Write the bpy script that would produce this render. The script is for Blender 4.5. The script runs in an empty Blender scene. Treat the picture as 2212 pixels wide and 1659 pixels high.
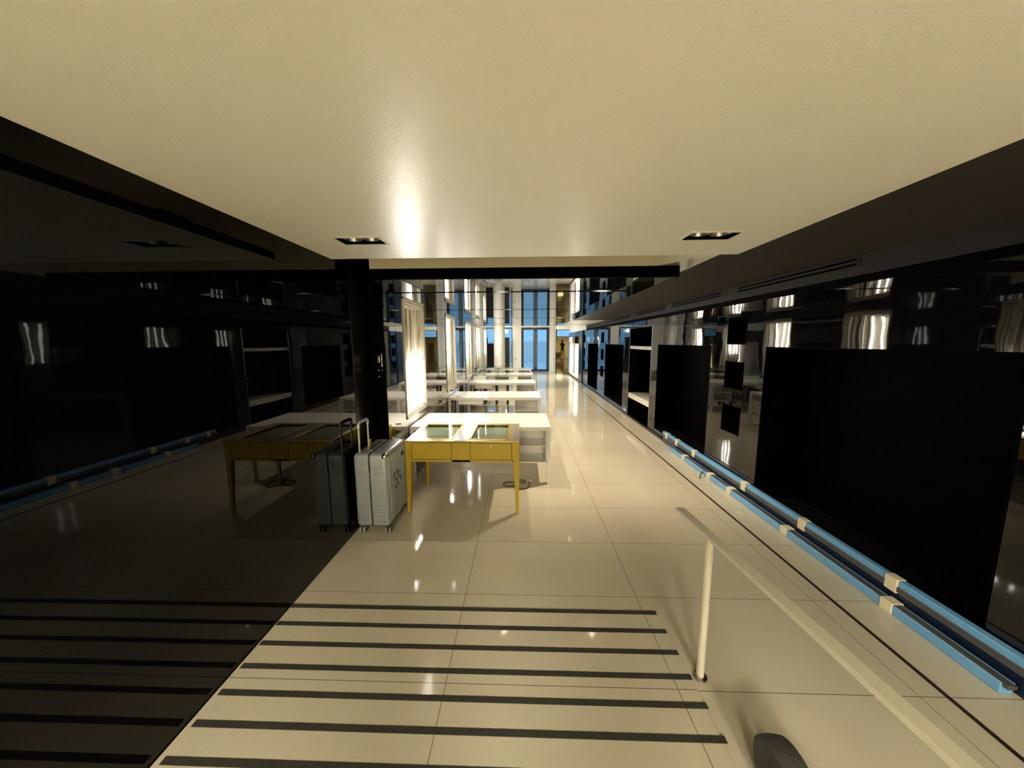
import bpy, bmesh, math, random
from mathutils import Vector, Matrix
random.seed(7)
SC = bpy.context.scene
COL = SC.collection
PI = math.pi

# ------------------------------------------------------------------ camera
W, H = 2212, 1659
cam_d = bpy.data.cameras.new('camera')
cam = bpy.data.objects.new('camera', cam_d)
COL.objects.link(cam)
cam_d.sensor_width = 36.0
cam_d.lens = 727.0 / W * 36.0
cam_d.clip_start = 0.02
cam_d.clip_end = 200
CX, CY, F = 1106.0, 829.5, 727.0
_c = Vector(((1128.0 - CX) / F, -(738.0 - CY) / F, 1.0)).normalized()     # room axis in camera space (right, up, forward)
_h = Vector((1.0, 0.0045, 0.0))
_z = _c.cross(_h)
if _z.y < 0: _z = -_z
_z.normalize()
_x = _c.cross(_z).normalized()
if _x.x < 0: _x = -_x
_R = Matrix((_x, _c, _z))                                                  # world = _R @ camera
cam.matrix_world = Matrix.Translation((0, 0, 1.65)) @ Matrix((
    (_R[0][0], _R[0][1], -_R[0][2]), (_R[1][0], _R[1][1], -_R[1][2]), (_R[2][0], _R[2][1], -_R[2][2]))).to_4x4()
SC.camera = cam

# ------------------------------------------------------------------ world, exposure
SC.view_settings.view_transform = 'Standard'
SC.view_settings.look = 'None'
SC.view_settings.gamma = 1.0
SC.view_settings.exposure = 1.95
SC.view_settings.use_curve_mapping = False
wd = bpy.data.worlds.new('sky')
SC.world = wd
wd.use_nodes = True
_bg = wd.node_tree.nodes['Background']
_bg.inputs[0].default_value = (0.26, 0.56, 0.92, 1)
_bg.inputs[1].default_value = 0.295
SC.cycles.use_denoising = True
SC.cycles.max_bounces = 12
SC.cycles.diffuse_bounces = 5
SC.cycles.glossy_bounces = 6
SC.cycles.transmission_bounces = 8
SC.cycles.sample_clamp_indirect = 6.0
SC.cycles.caustics_reflective = True
SC.cycles.blur_glossy = 0.3

TUBE_STRENGTH = 17.0

def add_light(name, kind, loc, energy, color, parent=None, size=0.2, size_y=None, spot=60, blend=0.5, rot=(0, 0, 0), root=None):
    d = bpy.data.lights.new(name, kind)
    d.energy = energy
    d.color = color
    if kind == 'AREA':
        d.shape = 'RECTANGLE'; d.size = size; d.size_y = size_y or size
    if kind == 'SPOT':
        d.spot_size = math.radians(spot); d.spot_blend = blend; d.shadow_soft_size = size
    if kind == 'POINT':
        d.shadow_soft_size = size
    o = bpy.data.objects.new(name, d)
    COL.objects.link(o)
    if parent:
        o.parent = parent
        loc = Vector(loc) - Vector(root or (0, 0, 0))
    o.location = loc; o.rotation_euler = rot
    return o

# ------------------------------------------------------------------ materials
def new_mat(name):
    m = bpy.data.materials.new(name)
    m.use_nodes = True
    return m, m.node_tree.nodes, m.node_tree.links, m.node_tree.nodes['Principled BSDF']

def mat(name, col, rough=0.5, metal=0.0, ior=1.5, emit=None, estr=0.0, trans=0.0, var=0.0, vscale=8.0, bump=0.0, bscale=200.0, alpha=1.0, coat=0.0):
    m, n, l, p = new_mat(name)
    p.inputs['Base Color'].default_value = (*col, 1)
    p.inputs['Roughness'].default_value = rough
    p.inputs['Metallic'].default_value = metal
    p.inputs['IOR'].default_value = ior
    p.inputs['Transmission Weight'].default_value = trans
    p.inputs['Coat Weight'].default_value = coat
    if emit:
        p.inputs['Emission Color'].default_value = (*emit, 1)
        p.inputs['Emission Strength'].default_value = estr
    tc = n.new('ShaderNodeTexCoord')
    if var > 0:
        t = n.new('ShaderNodeTexNoise'); t.inputs['Scale'].default_value = vscale; t.inputs['Detail'].default_value = 4
        l.new(tc.outputs['Object'], t.inputs['Vector'])
        mr = n.new('ShaderNodeMapRange')
        mr.inputs['To Min'].default_value = 1 - var; mr.inputs['To Max'].default_value = 1 + var
        l.new(t.outputs['Fac'], mr.inputs['Value'])
        mx = n.new('ShaderNodeMix'); mx.data_type = 'RGBA'; mx.blend_type = 'MULTIPLY'; mx.inputs[0].default_value = 1.0
        mx.inputs[6].default_value = (*col, 1)
        l.new(mr.outputs[0], mx.inputs[7])
        l.new(mx.outputs[2], p.inputs['Base Color'])
    if bump > 0:
        t = n.new('ShaderNodeTexNoise'); t.inputs['Scale'].default_value = bscale; t.inputs['Detail'].default_value = 2
        l.new(tc.outputs['Object'], t.inputs['Vector'])
        b = n.new('ShaderNodeBump'); b.inputs['Strength'].default_value = bump; b.inputs['Distance'].default_value = 0.02
        l.new(t.outputs['Fac'], b.inputs['Height'])
        l.new(b.outputs[0], p.inputs['Normal'])
    return m

M = {}
M['black_glass'] = mat('black_glass', (0.001, 0.0013, 0.0022), 0.015, ior=1.4, bump=0.035, bscale=1.6)
M['black_glass_right'] = mat('wavy_black_glass', (0.004, 0.004, 0.005), 0.015, ior=1.65, bump=0.10, bscale=1.9)
M['smoked_mirror'] = mat('smoked_mirror', (0.42, 0.43, 0.43), 0.02, metal=1.0, bump=0.03, bscale=1.2)
M['black_ceiling_glass'] = mat('black_ceiling_glass', (0.01, 0.011, 0.012), 0.02, ior=2.6, bump=0.02, bscale=0.8)
M['matte_black'] = mat('matte_black', (0.0005, 0.0005, 0.0007), 0.6, ior=1.08)
M['satin_black'] = mat('satin_black', (0.006, 0.006, 0.007), 0.25, ior=1.45)
M['navy_metal'] = mat('navy_metal', (0.008, 0.012, 0.03), 0.3)
M['cream_satin'] = mat('cream_satin_paint', (0.80, 0.785, 0.69), 0.32, ior=1.5, bump=0.06, bscale=140)
M['cream_paint'] = mat('cream_paint', (0.72, 0.66, 0.48), 0.55, var=0.02)
M['grey_soffit'] = mat('grey_soffit_paint', (0.034, 0.029, 0.023), 0.55, ior=1.35, var=0.04, vscale=3)
M['shaded_band'] = mat('shaded_soffit_paint', (0.016, 0.014, 0.012), 0.55, ior=1.3)  # soffit grey made darker, so shade on the band is in its colour
M['white_paint'] = mat('white_paint', (0.78, 0.76, 0.68), 0.5, var=0.02)
M['table_white'] = mat('white_lacquer', (0.76, 0.73, 0.64), 0.16, ior=1.45, var=0.02, vscale=3)
M['gold'] = mat('gold_lacquer', (0.44, 0.30, 0.010), 0.38, var=0.10, vscale=5)
M['gold_trim'] = mat('pale_gold_trim', (0.62, 0.47, 0.16), 0.3, metal=0.6)
M['silver_inlay'] = mat('silver_inlay', (0.42, 0.40, 0.42), 0.28, metal=0.5)
M['felt'] = mat('grey_green_felt', (0.62, 0.62, 0.50), 0.8, var=0.1, vscale=12)
M['chrome'] = mat('chrome', (0.75, 0.72, 0.66), 0.12, metal=1.0)
M['steel'] = mat('steel', (0.45, 0.45, 0.44), 0.3, metal=1.0)
M['suitcase'] = mat('grey_polycarbonate', (0.36, 0.39, 0.38), 0.36, metal=0.25, bump=0.05, bscale=350)
M['suitcase_dark'] = mat('dark_grey_plastic', (0.05, 0.05, 0.05), 0.45)
M['suitcase_handle'] = mat('pale_aluminium', (0.55, 0.58, 0.52), 0.35, metal=0.4)
M['wheel_grey'] = mat('wheel_grey', (0.30, 0.28, 0.25), 0.5)
M['yellow'] = mat('yellow_plastic', (0.75, 0.58, 0.02), 0.45)
M['rubber'] = mat('black_rubber', (0.055, 0.045, 0.038), 0.7, var=0.5, vscale=35, bump=0.3, bscale=120)
M['cable'] = mat('brown_cable', (0.018, 0.012, 0.01), 0.45)
M['plug'] = mat('ivory_plastic', (0.7, 0.62, 0.42), 0.5)
M['tape'] = mat('masking_tape', (0.80, 0.70, 0.50), 0.7, var=0.06, vscale=60)
M['blue_film'] = mat('blue_film', (0.16, 0.40, 0.68), 0.4, var=0.08, vscale=6)
M['grey_profile'] = mat('grey_profile', (0.085, 0.075, 0.068), 0.5, var=0.12, vscale=10)
M['strip_grey'] = mat('grit_strip', (0.045, 0.037, 0.028), 0.85, var=0.35, vscale=40, bump=0.4, bscale=600)
M['seam_brown'] = mat('brown_seam', (0.035, 0.016, 0.012), 0.5)
M['rail'] = mat('beige_rail', (0.66, 0.61, 0.46), 0.3)
M['rail_post'] = mat('cream_post', (0.78, 0.73, 0.56), 0.35)
M['tube_lit'] = mat('lit_fluorescent_tube', (1, 1, 1), 0.4, emit=(1.0, 0.96, 0.89), estr=TUBE_STRENGTH)
M['tube_off'] = mat('unlit_tube_glass', (0.90, 0.86, 0.74), 0.12)
M['box_back'] = mat('light_box_reflector', (0.40, 0.355, 0.26), 0.4, var=0.05, vscale=9)
M['warm_reflector'] = mat('warm_reflector', (0.30, 0.24, 0.16), 0.5)
M['box_frame'] = mat('light_box_frame', (0.72, 0.68, 0.55), 0.35)
M['warm_lamp'] = mat('warm_lamp', (1, 0.9, 0.7), 0.4, emit=(1.0, 0.70, 0.36), estr=30.0)
M['cool_fill'] = mat('cool_fill_light', (1, 1, 1), 0.4, emit=(1.0, 0.985, 0.96), estr=14.5)  # glow of the added vestibule fill lights
M['back_fill'] = mat('fill_light_behind', (1, 1, 1), 0.4, emit=(1.0, 0.93, 0.76), estr=46.0)  # glow of the added fill lights behind the viewer
M['bulb'] = mat('bulb', (1, 1, 0.95), 0.3, emit=(1.0, 0.88, 0.66), estr=6.0)
M['dark_cloth'] = mat('dark_cloth', (0.012, 0.013, 0.02), 0.8)
M['skin'] = mat('skin', (0.42, 0.24, 0.16), 0.55)
M['hair'] = mat('dark_hair', (0.015, 0.011, 0.009), 0.6)
M['bronze_mirror'] = mat('bronze_mirror', (0.115, 0.092, 0.05), 0.03, metal=1.0)
M['red'] = mat('red_print', (0.55, 0.03, 0.05), 0.5)
M['white_plate'] = mat('white_plate', (0.8, 0.79, 0.76), 0.4)
M['pavement'] = mat('pavement', (0.80, 0.82, 0.84), 0.8, var=0.05)
M['facade'] = mat('facade', (0.74, 0.80, 0.82), 0.8, var=0.04)
M['acrylic_dark'] = mat('dark_glossy_base', (0.03, 0.022, 0.016), 0.2)
M['straw'] = mat('straw_bristles', (0.65, 0.48, 0.16), 0.8)
M['wood'] = mat('wood_pole', (0.35, 0.18, 0.07), 0.5)

def glass_mat(name, tint, refl_ior=1.45, op=0.12):
    m, n, l, p = new_mat(name)
    out = n['Material Output']
    tr = n.new('ShaderNodeBsdfTransparent'); tr.inputs[0].default_value = (*tint, 1)
    gl = n.new('ShaderNodeBsdfGlossy'); gl.inputs['Roughness'].default_value = 0.01
    fr = n.new('ShaderNodeFresnel'); fr.inputs['IOR'].default_value = refl_ior
    mx = n.new('ShaderNodeMixShader')
    ge = n.new('ShaderNodeNewGeometry'); sb = n.new('ShaderNodeMath'); sb.operation = 'SUBTRACT'; sb.inputs[0].default_value = 1.0
    mm = n.new('ShaderNodeMath'); mm.operation = 'MULTIPLY'
    l.new(ge.outputs['Backfacing'], sb.inputs[1]); l.new(sb.outputs[0], mm.inputs[0]); l.new(fr.outputs[0], mm.inputs[1])
    l.new(mm.outputs[0], mx.inputs[0]); l.new(tr.outputs[0], mx.inputs[1]); l.new(gl.outputs[0], mx.inputs[2])
    l.new(mx.outputs[0], out.inputs['Surface'])
    n.remove(p)
    return m
M['glass'] = glass_mat('clear_glass', (0.93, 0.97, 0.96))
M['case_glass'] = glass_mat('greenish_case_glass', (0.965, 0.985, 0.975), 1.4)
M['desk_glass'] = glass_mat('desk_glass', (0.80, 0.84, 0.80), 1.6)

def floor_material():
    m, n, l, p = new_mat('polished_cream_tiles')
    tc = n.new('ShaderNodeTexCoord')
    sp = n.new('ShaderNodeSeparateXYZ'); l.new(tc.outputs['Object'], sp.inputs[0])
    def lines(sock, off, period, w):
        a = n.new('ShaderNodeMath'); a.operation = 'SUBTRACT'; a.inputs[1].default_value = off; l.new(sock, a.inputs[0])
        b = n.new('ShaderNodeMath'); b.operation = 'PINGPONG'; b.inputs[1].default_value = period / 2; l.new(a.outputs[0], b.inputs[0])
        c = n.new('ShaderNodeMath'); c.operation = 'LESS_THAN'; c.inputs[1].default_value = w; l.new(b.outputs[0], c.inputs[0])
        return c.outputs[0]
    lx = lines(sp.outputs['X'], -0.372, 1.1113, 0.0017)
    ly = lines(sp.outputs['Y'], 2.02, 0.590, 0.0017)
    mxm = n.new('ShaderNodeMath'); mxm.operation = 'MAXIMUM'; l.new(lx, mxm.inputs[0]); l.new(ly, mxm.inputs[1])
    ns = n.new('ShaderNodeTexNoise'); ns.inputs['Scale'].default_value = 260; ns.inputs['Detail'].default_value = 3; l.new(tc.outputs['Object'], ns.inputs['Vector'])
    cr = n.new('ShaderNodeMapRange'); cr.inputs['To Min'].default_value = 0.94; cr.inputs['To Max'].default_value = 1.06; l.new(ns.outputs['Fac'], cr.inputs['Value'])
    mul = n.new('ShaderNodeMix'); mul.data_type = 'RGBA'; mul.blend_type = 'MULTIPLY'; mul.inputs[0].default_value = 1.0
    mul.inputs[6].default_value = (0.63, 0.57, 0.42, 1); l.new(cr.outputs[0], mul.inputs[7])
    mx = n.new('ShaderNodeMix'); mx.data_type = 'RGBA'; l.new(mxm.outputs[0], mx.inputs[0]); l.new(mul.outputs[2], mx.inputs[6]); mx.inputs[7].default_value = (0.17, 0.12, 0.06, 1)
    l.new(mx.outputs[2], p.inputs['Base Color'])
    p.inputs['Roughness'].default_value = 0.07
    p.inputs['IOR'].default_value = 1.5
    return m
M['floor'] = floor_material()

# ------------------------------------------------------------------ mesh helpers
class MB:
    def __init__(s): s.bm = bmesh.new()
    def box(s, x0, x1, y0, y1, z0, z1):
        v = [s.bm.verts.new(p) for p in ((x0,y0,z0),(x1,y0,z0),(x1,y1,z0),(x0,y1,z0),(x0,y0,z1),(x1,y0,z1),(x1,y1,z1),(x0,y1,z1))]
        for f in ((0,3,2,1),(4,5,6,7),(0,1,5,4),(1,2,6,5),(2,3,7,6),(3,0,4,7)): s.bm.faces.new([v[i] for i in f])
        return s
    def loft(s, rings, cap=True):
        R = [[s.bm.verts.new(p) for p in r] for r in rings]
        n = len(R[0])
        for a, b in zip(R, R[1:]):
            for i in range(n): s.bm.faces.new((a[i], a[(i+1)%n], b[(i+1)%n], b[i]))
        if cap:
            s.bm.faces.new(R[0][::-1]); s.bm.faces.new(R[-1])
        return s
    def cyl(s, p0, p1, r0, r1=None, n=20):
        r1 = r0 if r1 is None else r1
        return s.tube([p0, p1], [r0, r1], n)
    def tube(s, pts, r, n=10):
        pts = [Vector(p) for p in pts]
        if not isinstance(r, (list, tuple)): r = [r]*len(pts)
        rings = []
        up = None
        for i, p in enumerate(pts):
            d = (pts[min(i+1, len(pts)-1)] - pts[max(i-1, 0)]).normalized()
            if up is None:
                up = Vector((0,0,1)) if abs(d.z) < 0.9 else Vector((1,0,0))
            a = d.cross(up).normalized(); b = a.cross(d).normalized(); up = b
            rings.append([p + (a*math.cos(2*PI*k/n) + b*math.sin(2*PI*k/n))*r[i] for k in range(n)])
        return s.loft(rings)
    def lathe(s, prof, c, axis='z', n=32):     # prof: (radius, along axis)
        rings = []
        for r, h in prof:
            ring = []
            for k in range(n):
                a = 2*PI*k/n
                ca, sa = r*math.cos(a), r*math.sin(a)
                q = {'z': (ca, sa, h), 'x': (h, ca, sa), 'y': (sa, h, ca)}[axis]
                ring.append(Vector(q) + Vector(c))
            rings.append(ring)
        return s.loft(rings)
    def prism(s, pts, axis, a0, a1):           # polygon in the two other axes, extruded along axis
        def P(u, v, a): return {'x': (a,u,v), 'y': (u,a,v), 'z': (u,v,a)}[axis]
        return s.loft([[P(u,v,a0) for u,v in pts], [P(u,v,a1) for u,v in pts]])
    def holes(s, axis, c, thick, u0, u1, v0, v1, holes, seams_u=(), seams_v=()):
        """slab at axis=c with rectangular openings; thickness goes along +axis by thick"""
        us = sorted({u0, u1, *[h[0] for h in holes], *[h[1] for h in holes], *seams_u})
        vs = sorted({v0, v1, *[h[2] for h in holes], *[h[3] for h in holes], *seams_v})
        us = [u for u in us if u0 <= u <= u1]; vs = [v for v in vs if v0 <= v <= v1]
        def P(u, v): return {'x': (c,u,v), 'y': (u,c,v), 'z': (u,v,c)}[axis]
        cache = {}
        def V(u, v):
            if (u,v) not in cache: cache[(u,v)] = s.bm.verts.new(P(u,v))
            return cache[(u,v)]
        fs = []
        for a, b in zip(us, us[1:]):
            for d, e in zip(vs, vs[1:]):
                mu, mv = (a+b)/2, (d+e)/2
                if any(h[0] < mu < h[1] and h[2] < mv < h[3] for h in holes): continue
                fs.append(s.bm.faces.new((V(a,d), V(b,d), V(b,e), V(a,e))))
        ex = bmesh.ops.extrude_face_region(s.bm, geom=fs)
        d = {'x': Vector((thick,0,0)), 'y': Vector((0,thick,0)), 'z': Vector((0,0,thick))}[axis]
        bmesh.ops.translate(s.bm, verts=[g for g in ex['geom'] if isinstance(g, bmesh.types.BMVert)], vec=d)
        return s
    def build(s, name, m, parent=None, bevel=0.0, smooth=False, seg=2, root=None):
        bmesh.ops.recalc_face_normals(s.bm, faces=s.bm.faces)
        off = Vector((0,0,0))
        q = parent
        if root is None:
            while q is not None:
                off += Vector(q.location); q = q.parent
        else: off = Vector(root)
        if off.length: bmesh.ops.translate(s.bm, verts=s.bm.verts, vec=-off)
        me = bpy.data.meshes.new(name)
        s.bm.to_mesh(me); s.bm.free()
        me.materials.append(M[m] if isinstance(m, str) else m)
        o = bpy.data.objects.new(name, me)
        COL.objects.link(o)
        if parent: o.parent = parent
        if bevel:
            b = o.modifiers.new('bevel', 'BEVEL'); b.width = bevel; b.segments = seg; b.limit_method = 'ANGLE'; b.angle_limit = math.radians(40)
        if smooth or bevel:
            for p in me.polygons: p.use_smooth = True
            if not bevel or True:
                try:
                    me.set_sharp_from_angle(angle=math.radians(38))
                except Exception: pass
        return o

def thing(name, label, cat, loc, group=None):
    o = bpy.data.objects.new(name, None)
    COL.objects.link(o); o.location = loc; o.empty_display_size = 0.1
    o['label'] = label; o['category'] = cat
    if group: o['group'] = group
    return o
def tag(o, label, cat, group=None):
    o['label'] = label; o['category'] = cat
    if group: o['group'] = group
    return o
def struct(o):
    o['kind'] = 'structure'; return o
def dup(root, delta, label, group=None):
    r = root.copy(); COL.objects.link(r); r.location = Vector(root.location) + Vector(delta)
    r['label'] = label
    if group: r['group'] = group
    for ch in list(root.children):
        c = ch.copy(); COL.objects.link(c); c.parent = r
        for g in list(ch.children):
            d = g.copy(); COL.objects.link(d); d.parent = c
    return r

# ------------------------------------------------------------------ room constants
XW = -1.31          # mirrored left wall
XN = -1.46          # black glass wall close to the camera
XR = 2.36           # right wall
ZC = 2.235          # rear black ceiling
YB = -4.5           # wall behind the camera
YF = 18.5           # glazed end wall

# ------------------------------------------------------------------ floor
struct(MB().box(-3.4, 2.9, YB, YF, -0.06, 0).build('floor', 'floor'))
struct(MB().box(-1.455, 0.83, -1.2, 1.905, 0, 0.006).build('ramp', 'floor', bevel=0.002))
struct(MB().box(1.968, 1.99, YB, 15.5, -0.002, 0.0015).build('trim_1', 'seam_brown'))
struct(MB().box(2.325, 2.36, YB, 17.1, 0, 0.035).build('baseboard_right', 'satin_black'))

# ------------------------------------------------------------------ left walls
struct(MB().holes('x', XN, -0.06, YB, 2.86, 0, 2.75, [], seams_u=(1.93,)).build('wall_left', 'black_glass'))
struct(MB().box(XN-.06, XN+.004, 2.862, 3.165, 0, 2.75).build('wall_left', 'satin_black', bevel=.002))
struct(MB().box(XN-0.06, XW, 3.165, 3.195, 0, 2.75).build('pilaster', 'matte_black', bevel=0.003))
struct(MB().box(XN, XW, 2.95, 3.165, 2.187, 2.75).build('trim_9', 'matte_black'))
BOXES = [(3.71, 4.50, 0.775, 2.145), (5.78, 6.61, 0.775, 2.14), (7.78, 8.64, 0.775, 2.135), (9.60, 10.42, 0.775, 2.135), (11.55, 12.35, 0.775, 2.135)]
BACKBOX = [(-3.3, -2.5, 0.775, 2.145)]
struct(MB().holes('x', XW, -0.02, 3.195, 12.9, .625, 2.33, BOXES).build('wall_left', 'smoked_mirror'))
struct(MB().box(XW-.02, XW, 3.195, 12.9, 0, .625).build('wall_left', 'black_glass'))
struct(MB().box(XW-0.5, XW-0.2, 3.19, 12.9, 0, 2.9).build('wall_left', 'matte_black'))

# ------------------------------------------------------------------ right wall with niche openings
NICHES = [ # y0, y1, z0, z1
    (10.60, 12.20, 0.09, 1.578), (7.93, 9.68, 0.09, 1.57), (4.29, 5.96, 0.09, 1.59), (1.62, 3.35, 0.10, 1.59), (-1.6, 0.9, 0.10, 1.59)]
CAB = (6.25, 7.50, 0.035, 1.92)
SQ = []
for ya, yb in ((3.645, 3.985), (9.86, 10.22), (12.75, 13.15), (1.0, 1.34)):
    for za, zb in ((0.61, 0.925), (1.11, 1.42), (1.607, 1.91)): SQ.append((ya, yb, za, zb))
LBR = (14.15, 16.85, 0.06, 1.56)
struct(MB().holes('x', XR, 0.02, YB, 17.17, 0, 2.075, NICHES + [CAB] + SQ + [LBR], seams_u=()).build('wall_right', 'black_glass_right'))
struct(MB().box(XR+0.45, XR+0.6, YB, 17.17, 0, 2.9).build('wall_right', 'matte_black'))
struct(MB().box(2.35, 2.42, YB, 12.6, 2.10, ZC).build('trim_2', 'shaded_band'))
struct(MB().box(2.352, 2.42, YB, 12.6, 2.045, 2.10).build('trim_3', 'matte_black'))
struct(MB().box(2.35, 2.42, 12.6, 17.17, 2.075, 2.9).build('wall_right', 'white_paint'))

def niche(h, label, depth=0.36, name='display_niche'):
    y0, y1, z0, z1 = h
    t = thing(name, label, 'niche', (XR, (y0+y1)/2, z0), 'black niches in the right wall' if y1-y0 > 0.5 else 'small square recesses in the right wall')
    e = 0.004
    x0, x1 = XR+0.001, XR+depth
    m = MB()
    m.box(x0, x1, y0, y0+0.012, z0, z1).box(x0, x1, y1-0.012, y1, z0, z1).box(x0, x1, y0, y1, z1-0.012, z1)
    m.box(x1-0.012, x1, y0, y1, z0, z1)
    m.build('lining', 'matte_black', t)
    MB().box(x0, x1-0.012, y0+0.012, y1-0.012, z0, z0+0.014).build('base_shelf', 'satin_black' if y1-y0 > 0.5 else 'matte_black', t)
    return t
NL = ['tall black niche far along the right wall, nearest the end doors',
      'tall black niche on the right wall just beyond the open shelf cabinet',
      'wide black niche on the right wall just before the open shelf cabinet',
      'large black niche on the right wall nearest the handrail, beside the blue profiles',
      'black niche on the right wall nearest the viewer, past the largest niche']
for h, lab in zip(NICHES, NL): niche(h, lab)
rows = ['lowest', 'middle', 'topmost']
for i, h in enumerate(SQ):
    col = ['between the two widest niches', 'between the two far tall niches', 'near the glowing far light panel', 'on the camera side of the largest niche'][i//3]
    niche(h, '%s small square black recess %s' % (rows[i % 3], col), 0.14, 'square_recess')

# open shelf cabinet
y0, y1, z0, z1 = CAB
t = thing('shelf_cabinet', 'open black wall cabinet with two pale lit shelves in the right wall', 'cabinet', (XR, (y0+y1)/2, z0))
m = MB()
m.box(XR+.001, XR+.42, y0, y0+.018, z0, z1).box(XR+.001, XR+.42, y1-.018, y1, z0, z1).box(XR+.001, XR+.42, y0, y1, z1-.018, z1).box(XR+.40, XR+.42, y0, y1, z0, z1).box(XR+.001, XR+.42, y0, y1, z0, z0+.018)
m.build('carcass', 'matte_black', t)
MB().box(XR+.004, XR+.40, y0+.018, y1-.018, 0.415, 0.525).build('shelf', 'table_white', t, bevel=.003)
MB().box(XR+.004, XR+.40, y0+.018, y1-.018, 1.485, 1.550).build('shelf', 'table_white', t, bevel=.003)
MB().box(XR-.004, XR+.012, y0-.012, y0, z0, z1).build('edge_trim', 'steel', t)
MB().box(XR-.004, XR+.012, y1, y1+.012, z0, z1).build('edge_trim', 'steel', t)

# ------------------------------------------------------------------ ceilings
SPOTS = [(-1.0, -0.757, 1.832, 1.967), (0.866, 1.127, 1.828, 1.967)]
struct(MB().holes('z', 2.20, 0.05, -1.268, 1.383, YB, 2.288, SPOTS).build('ceiling', 'cream_satin'))
struct(MB().box(-3.4, 2.9, YB, 3.95, 2.75, 2.82).build('ceiling', 'cream_paint'))
struct(MB().box(XW, 1.145, 2.95, 2.965, 2.277, 2.75).build('trim_4', 'cream_paint'))
struct(MB().prism([(1.145, 2.95), (1.39, 2.60), (1.39, 2.62), (1.155, 2.962)], 'z', 2.279, 2.75).build('trim_10', 'cream_satin'))  # slanted panel added here, angled to catch light as a brighter patch
struct(MB().box(XW, 1.325, 2.965, 3.0, 2.187, 2.278).build('trim_5', 'matte_black', bevel=.002))
# black glass rear ceiling, cut by narrow light slots
SLOTS = [4.08, 6.28, 8.58, 10.8]
prev = 3.19
for i, s in enumerate(SLOTS + [12.75]):
    b = s - 0.05 if i < 4 else s
    struct(MB().box(XW, 1.40, prev, b, ZC, ZC+0.02).build('ceiling', 'black_ceiling_glass'))
    prev = s + 0.05
for s in SLOTS:
    struct(MB().box(1.24, 1.40, s-.05, s+.05, ZC, ZC+.02).build('ceiling', 'black_ceiling_glass'))
struct(MB().box(XW-.2, 1.42, 3.95, 12.75, 2.60, 2.66).build('ceiling', 'matte_black'))
struct(MB().box(XW-.2, 1.388, 3.93, 3.95, ZC+.021, 2.75).build('trim_8', 'cream_paint'))
# soffit along the right wall
struct(MB().box(1.40, 2.36, YB, 9.65, ZC, 2.75).build('soffit', 'grey_soffit'))
struct(MB().box(1.388, 1.402, YB, 3.95, ZC+.021, 2.75).build('trim_6', 'cream_satin'))
struct(MB().box(1.40, 2.36, 9.65, 12.75, ZC, 2.9).build('soffit', 'white_paint'))
# vestibule at the glazed end
struct(MB().box(-3.4, 2.9, 12.75, YF+.05, 2.9, 2.97).build('ceiling', 'white_paint'))
struct(MB().box(-3.4, 2.42, 12.70, 12.75, 2.33, 2.95).build('trim_7', 'white_paint'))
struct(MB().box(-3.4, XW-.02, 12.70, 12.9, 0, 2.95).build('wall_left', 'matte_black'))
struct(MB().box(-3.45, -3.4, 12.75, YF, 0, 2.95).build('wall_left', 'white_paint'))
# room behind the camera
struct(MB().box(-3.4, 2.9, YB-.06, YB, 0, 2.82).build('wall_back', 'cream_paint'))

# ------------------------------------------------------------------ air grilles in the soffit band
for k, (a, b) in enumerate(((7.47, 8.85), (5.72, 7.18), (4.13, 5.48), (2.5, 3.85))):
    t = thing('air_grille', ['farthest', 'second farthest', 'second nearest', 'nearest'][k] + ' slot air grille in the grey band above the right wall', 'air grille', (2.35, (a+b)/2, 2.16), 'slot air grilles above the right wall')
    MB().box(2.346, 2.3495, a, b, 2.165, 2.232).build('frame', 'shaded_band', t)
    for z in (2.212, 2.178): MB().box(2.3445, 2.3465, a+.02, b-.02, z-.008, z+.008).build('slot', 'matte_black', t)

# ------------------------------------------------------------------ recessed twin spotlights in the cream ceiling
for k, (x0, x1, y0, y1) in enumerate(SPOTS):
    t = thing('recessed_spotlight', 'rectangular twin spotlight recess in the cream ceiling, %s of the two' % ('left' if k == 0 else 'right'), 'ceiling spotlight', ((x0+x1)/2, (y0+y1)/2, 2.2), 'recessed twin spotlights')
    m = MB()
    m.box(x0, x0+.004, y0, y1, 2.202, 2.36).box(x1-.004, x1, y0, y1, 2.202, 2.36).box(x0, x1, y0, y0+.004, 2.202, 2.36).box(x0, x1, y1-.004, y1, 2.202, 2.36).box(x0, x1, y0, y1, 2.356, 2.36)
    m.build('housing', 'matte_black', t)
    e = .008
    m = MB()
    m.box(x0-e, x0+.003, y0-e, y1+e, 2.1965, 2.2).box(x1-.003, x1+e, y0-e, y1+e, 2.1965, 2.2).box(x0, x1, y0-e, y0+.003, 2.1965, 2.2).box(x0, x1, y1-.003, y1+e, 2.1965, 2.2)
    m.build('trim_frame', 'cream_satin', t)
    for cx in (x0 + (x1-x0)*.29, x0 + (x1-x0)*.71):
        sp = MB().lathe([(.030, .07), (.048, .03), (.052, .012), (.049, .012), (.044, .03), (.025, .068)], (cx, (y0+y1)/2, 2.2), n=28).build('lamp', 'steel', t, smooth=True)
        MB().lathe([(.001, .062), (.024, .064), (.024, .072), (.001, .072)], (cx, (y0+y1)/2, 2.2), n=20).build('reflector', 'white_plate', sp)

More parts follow.
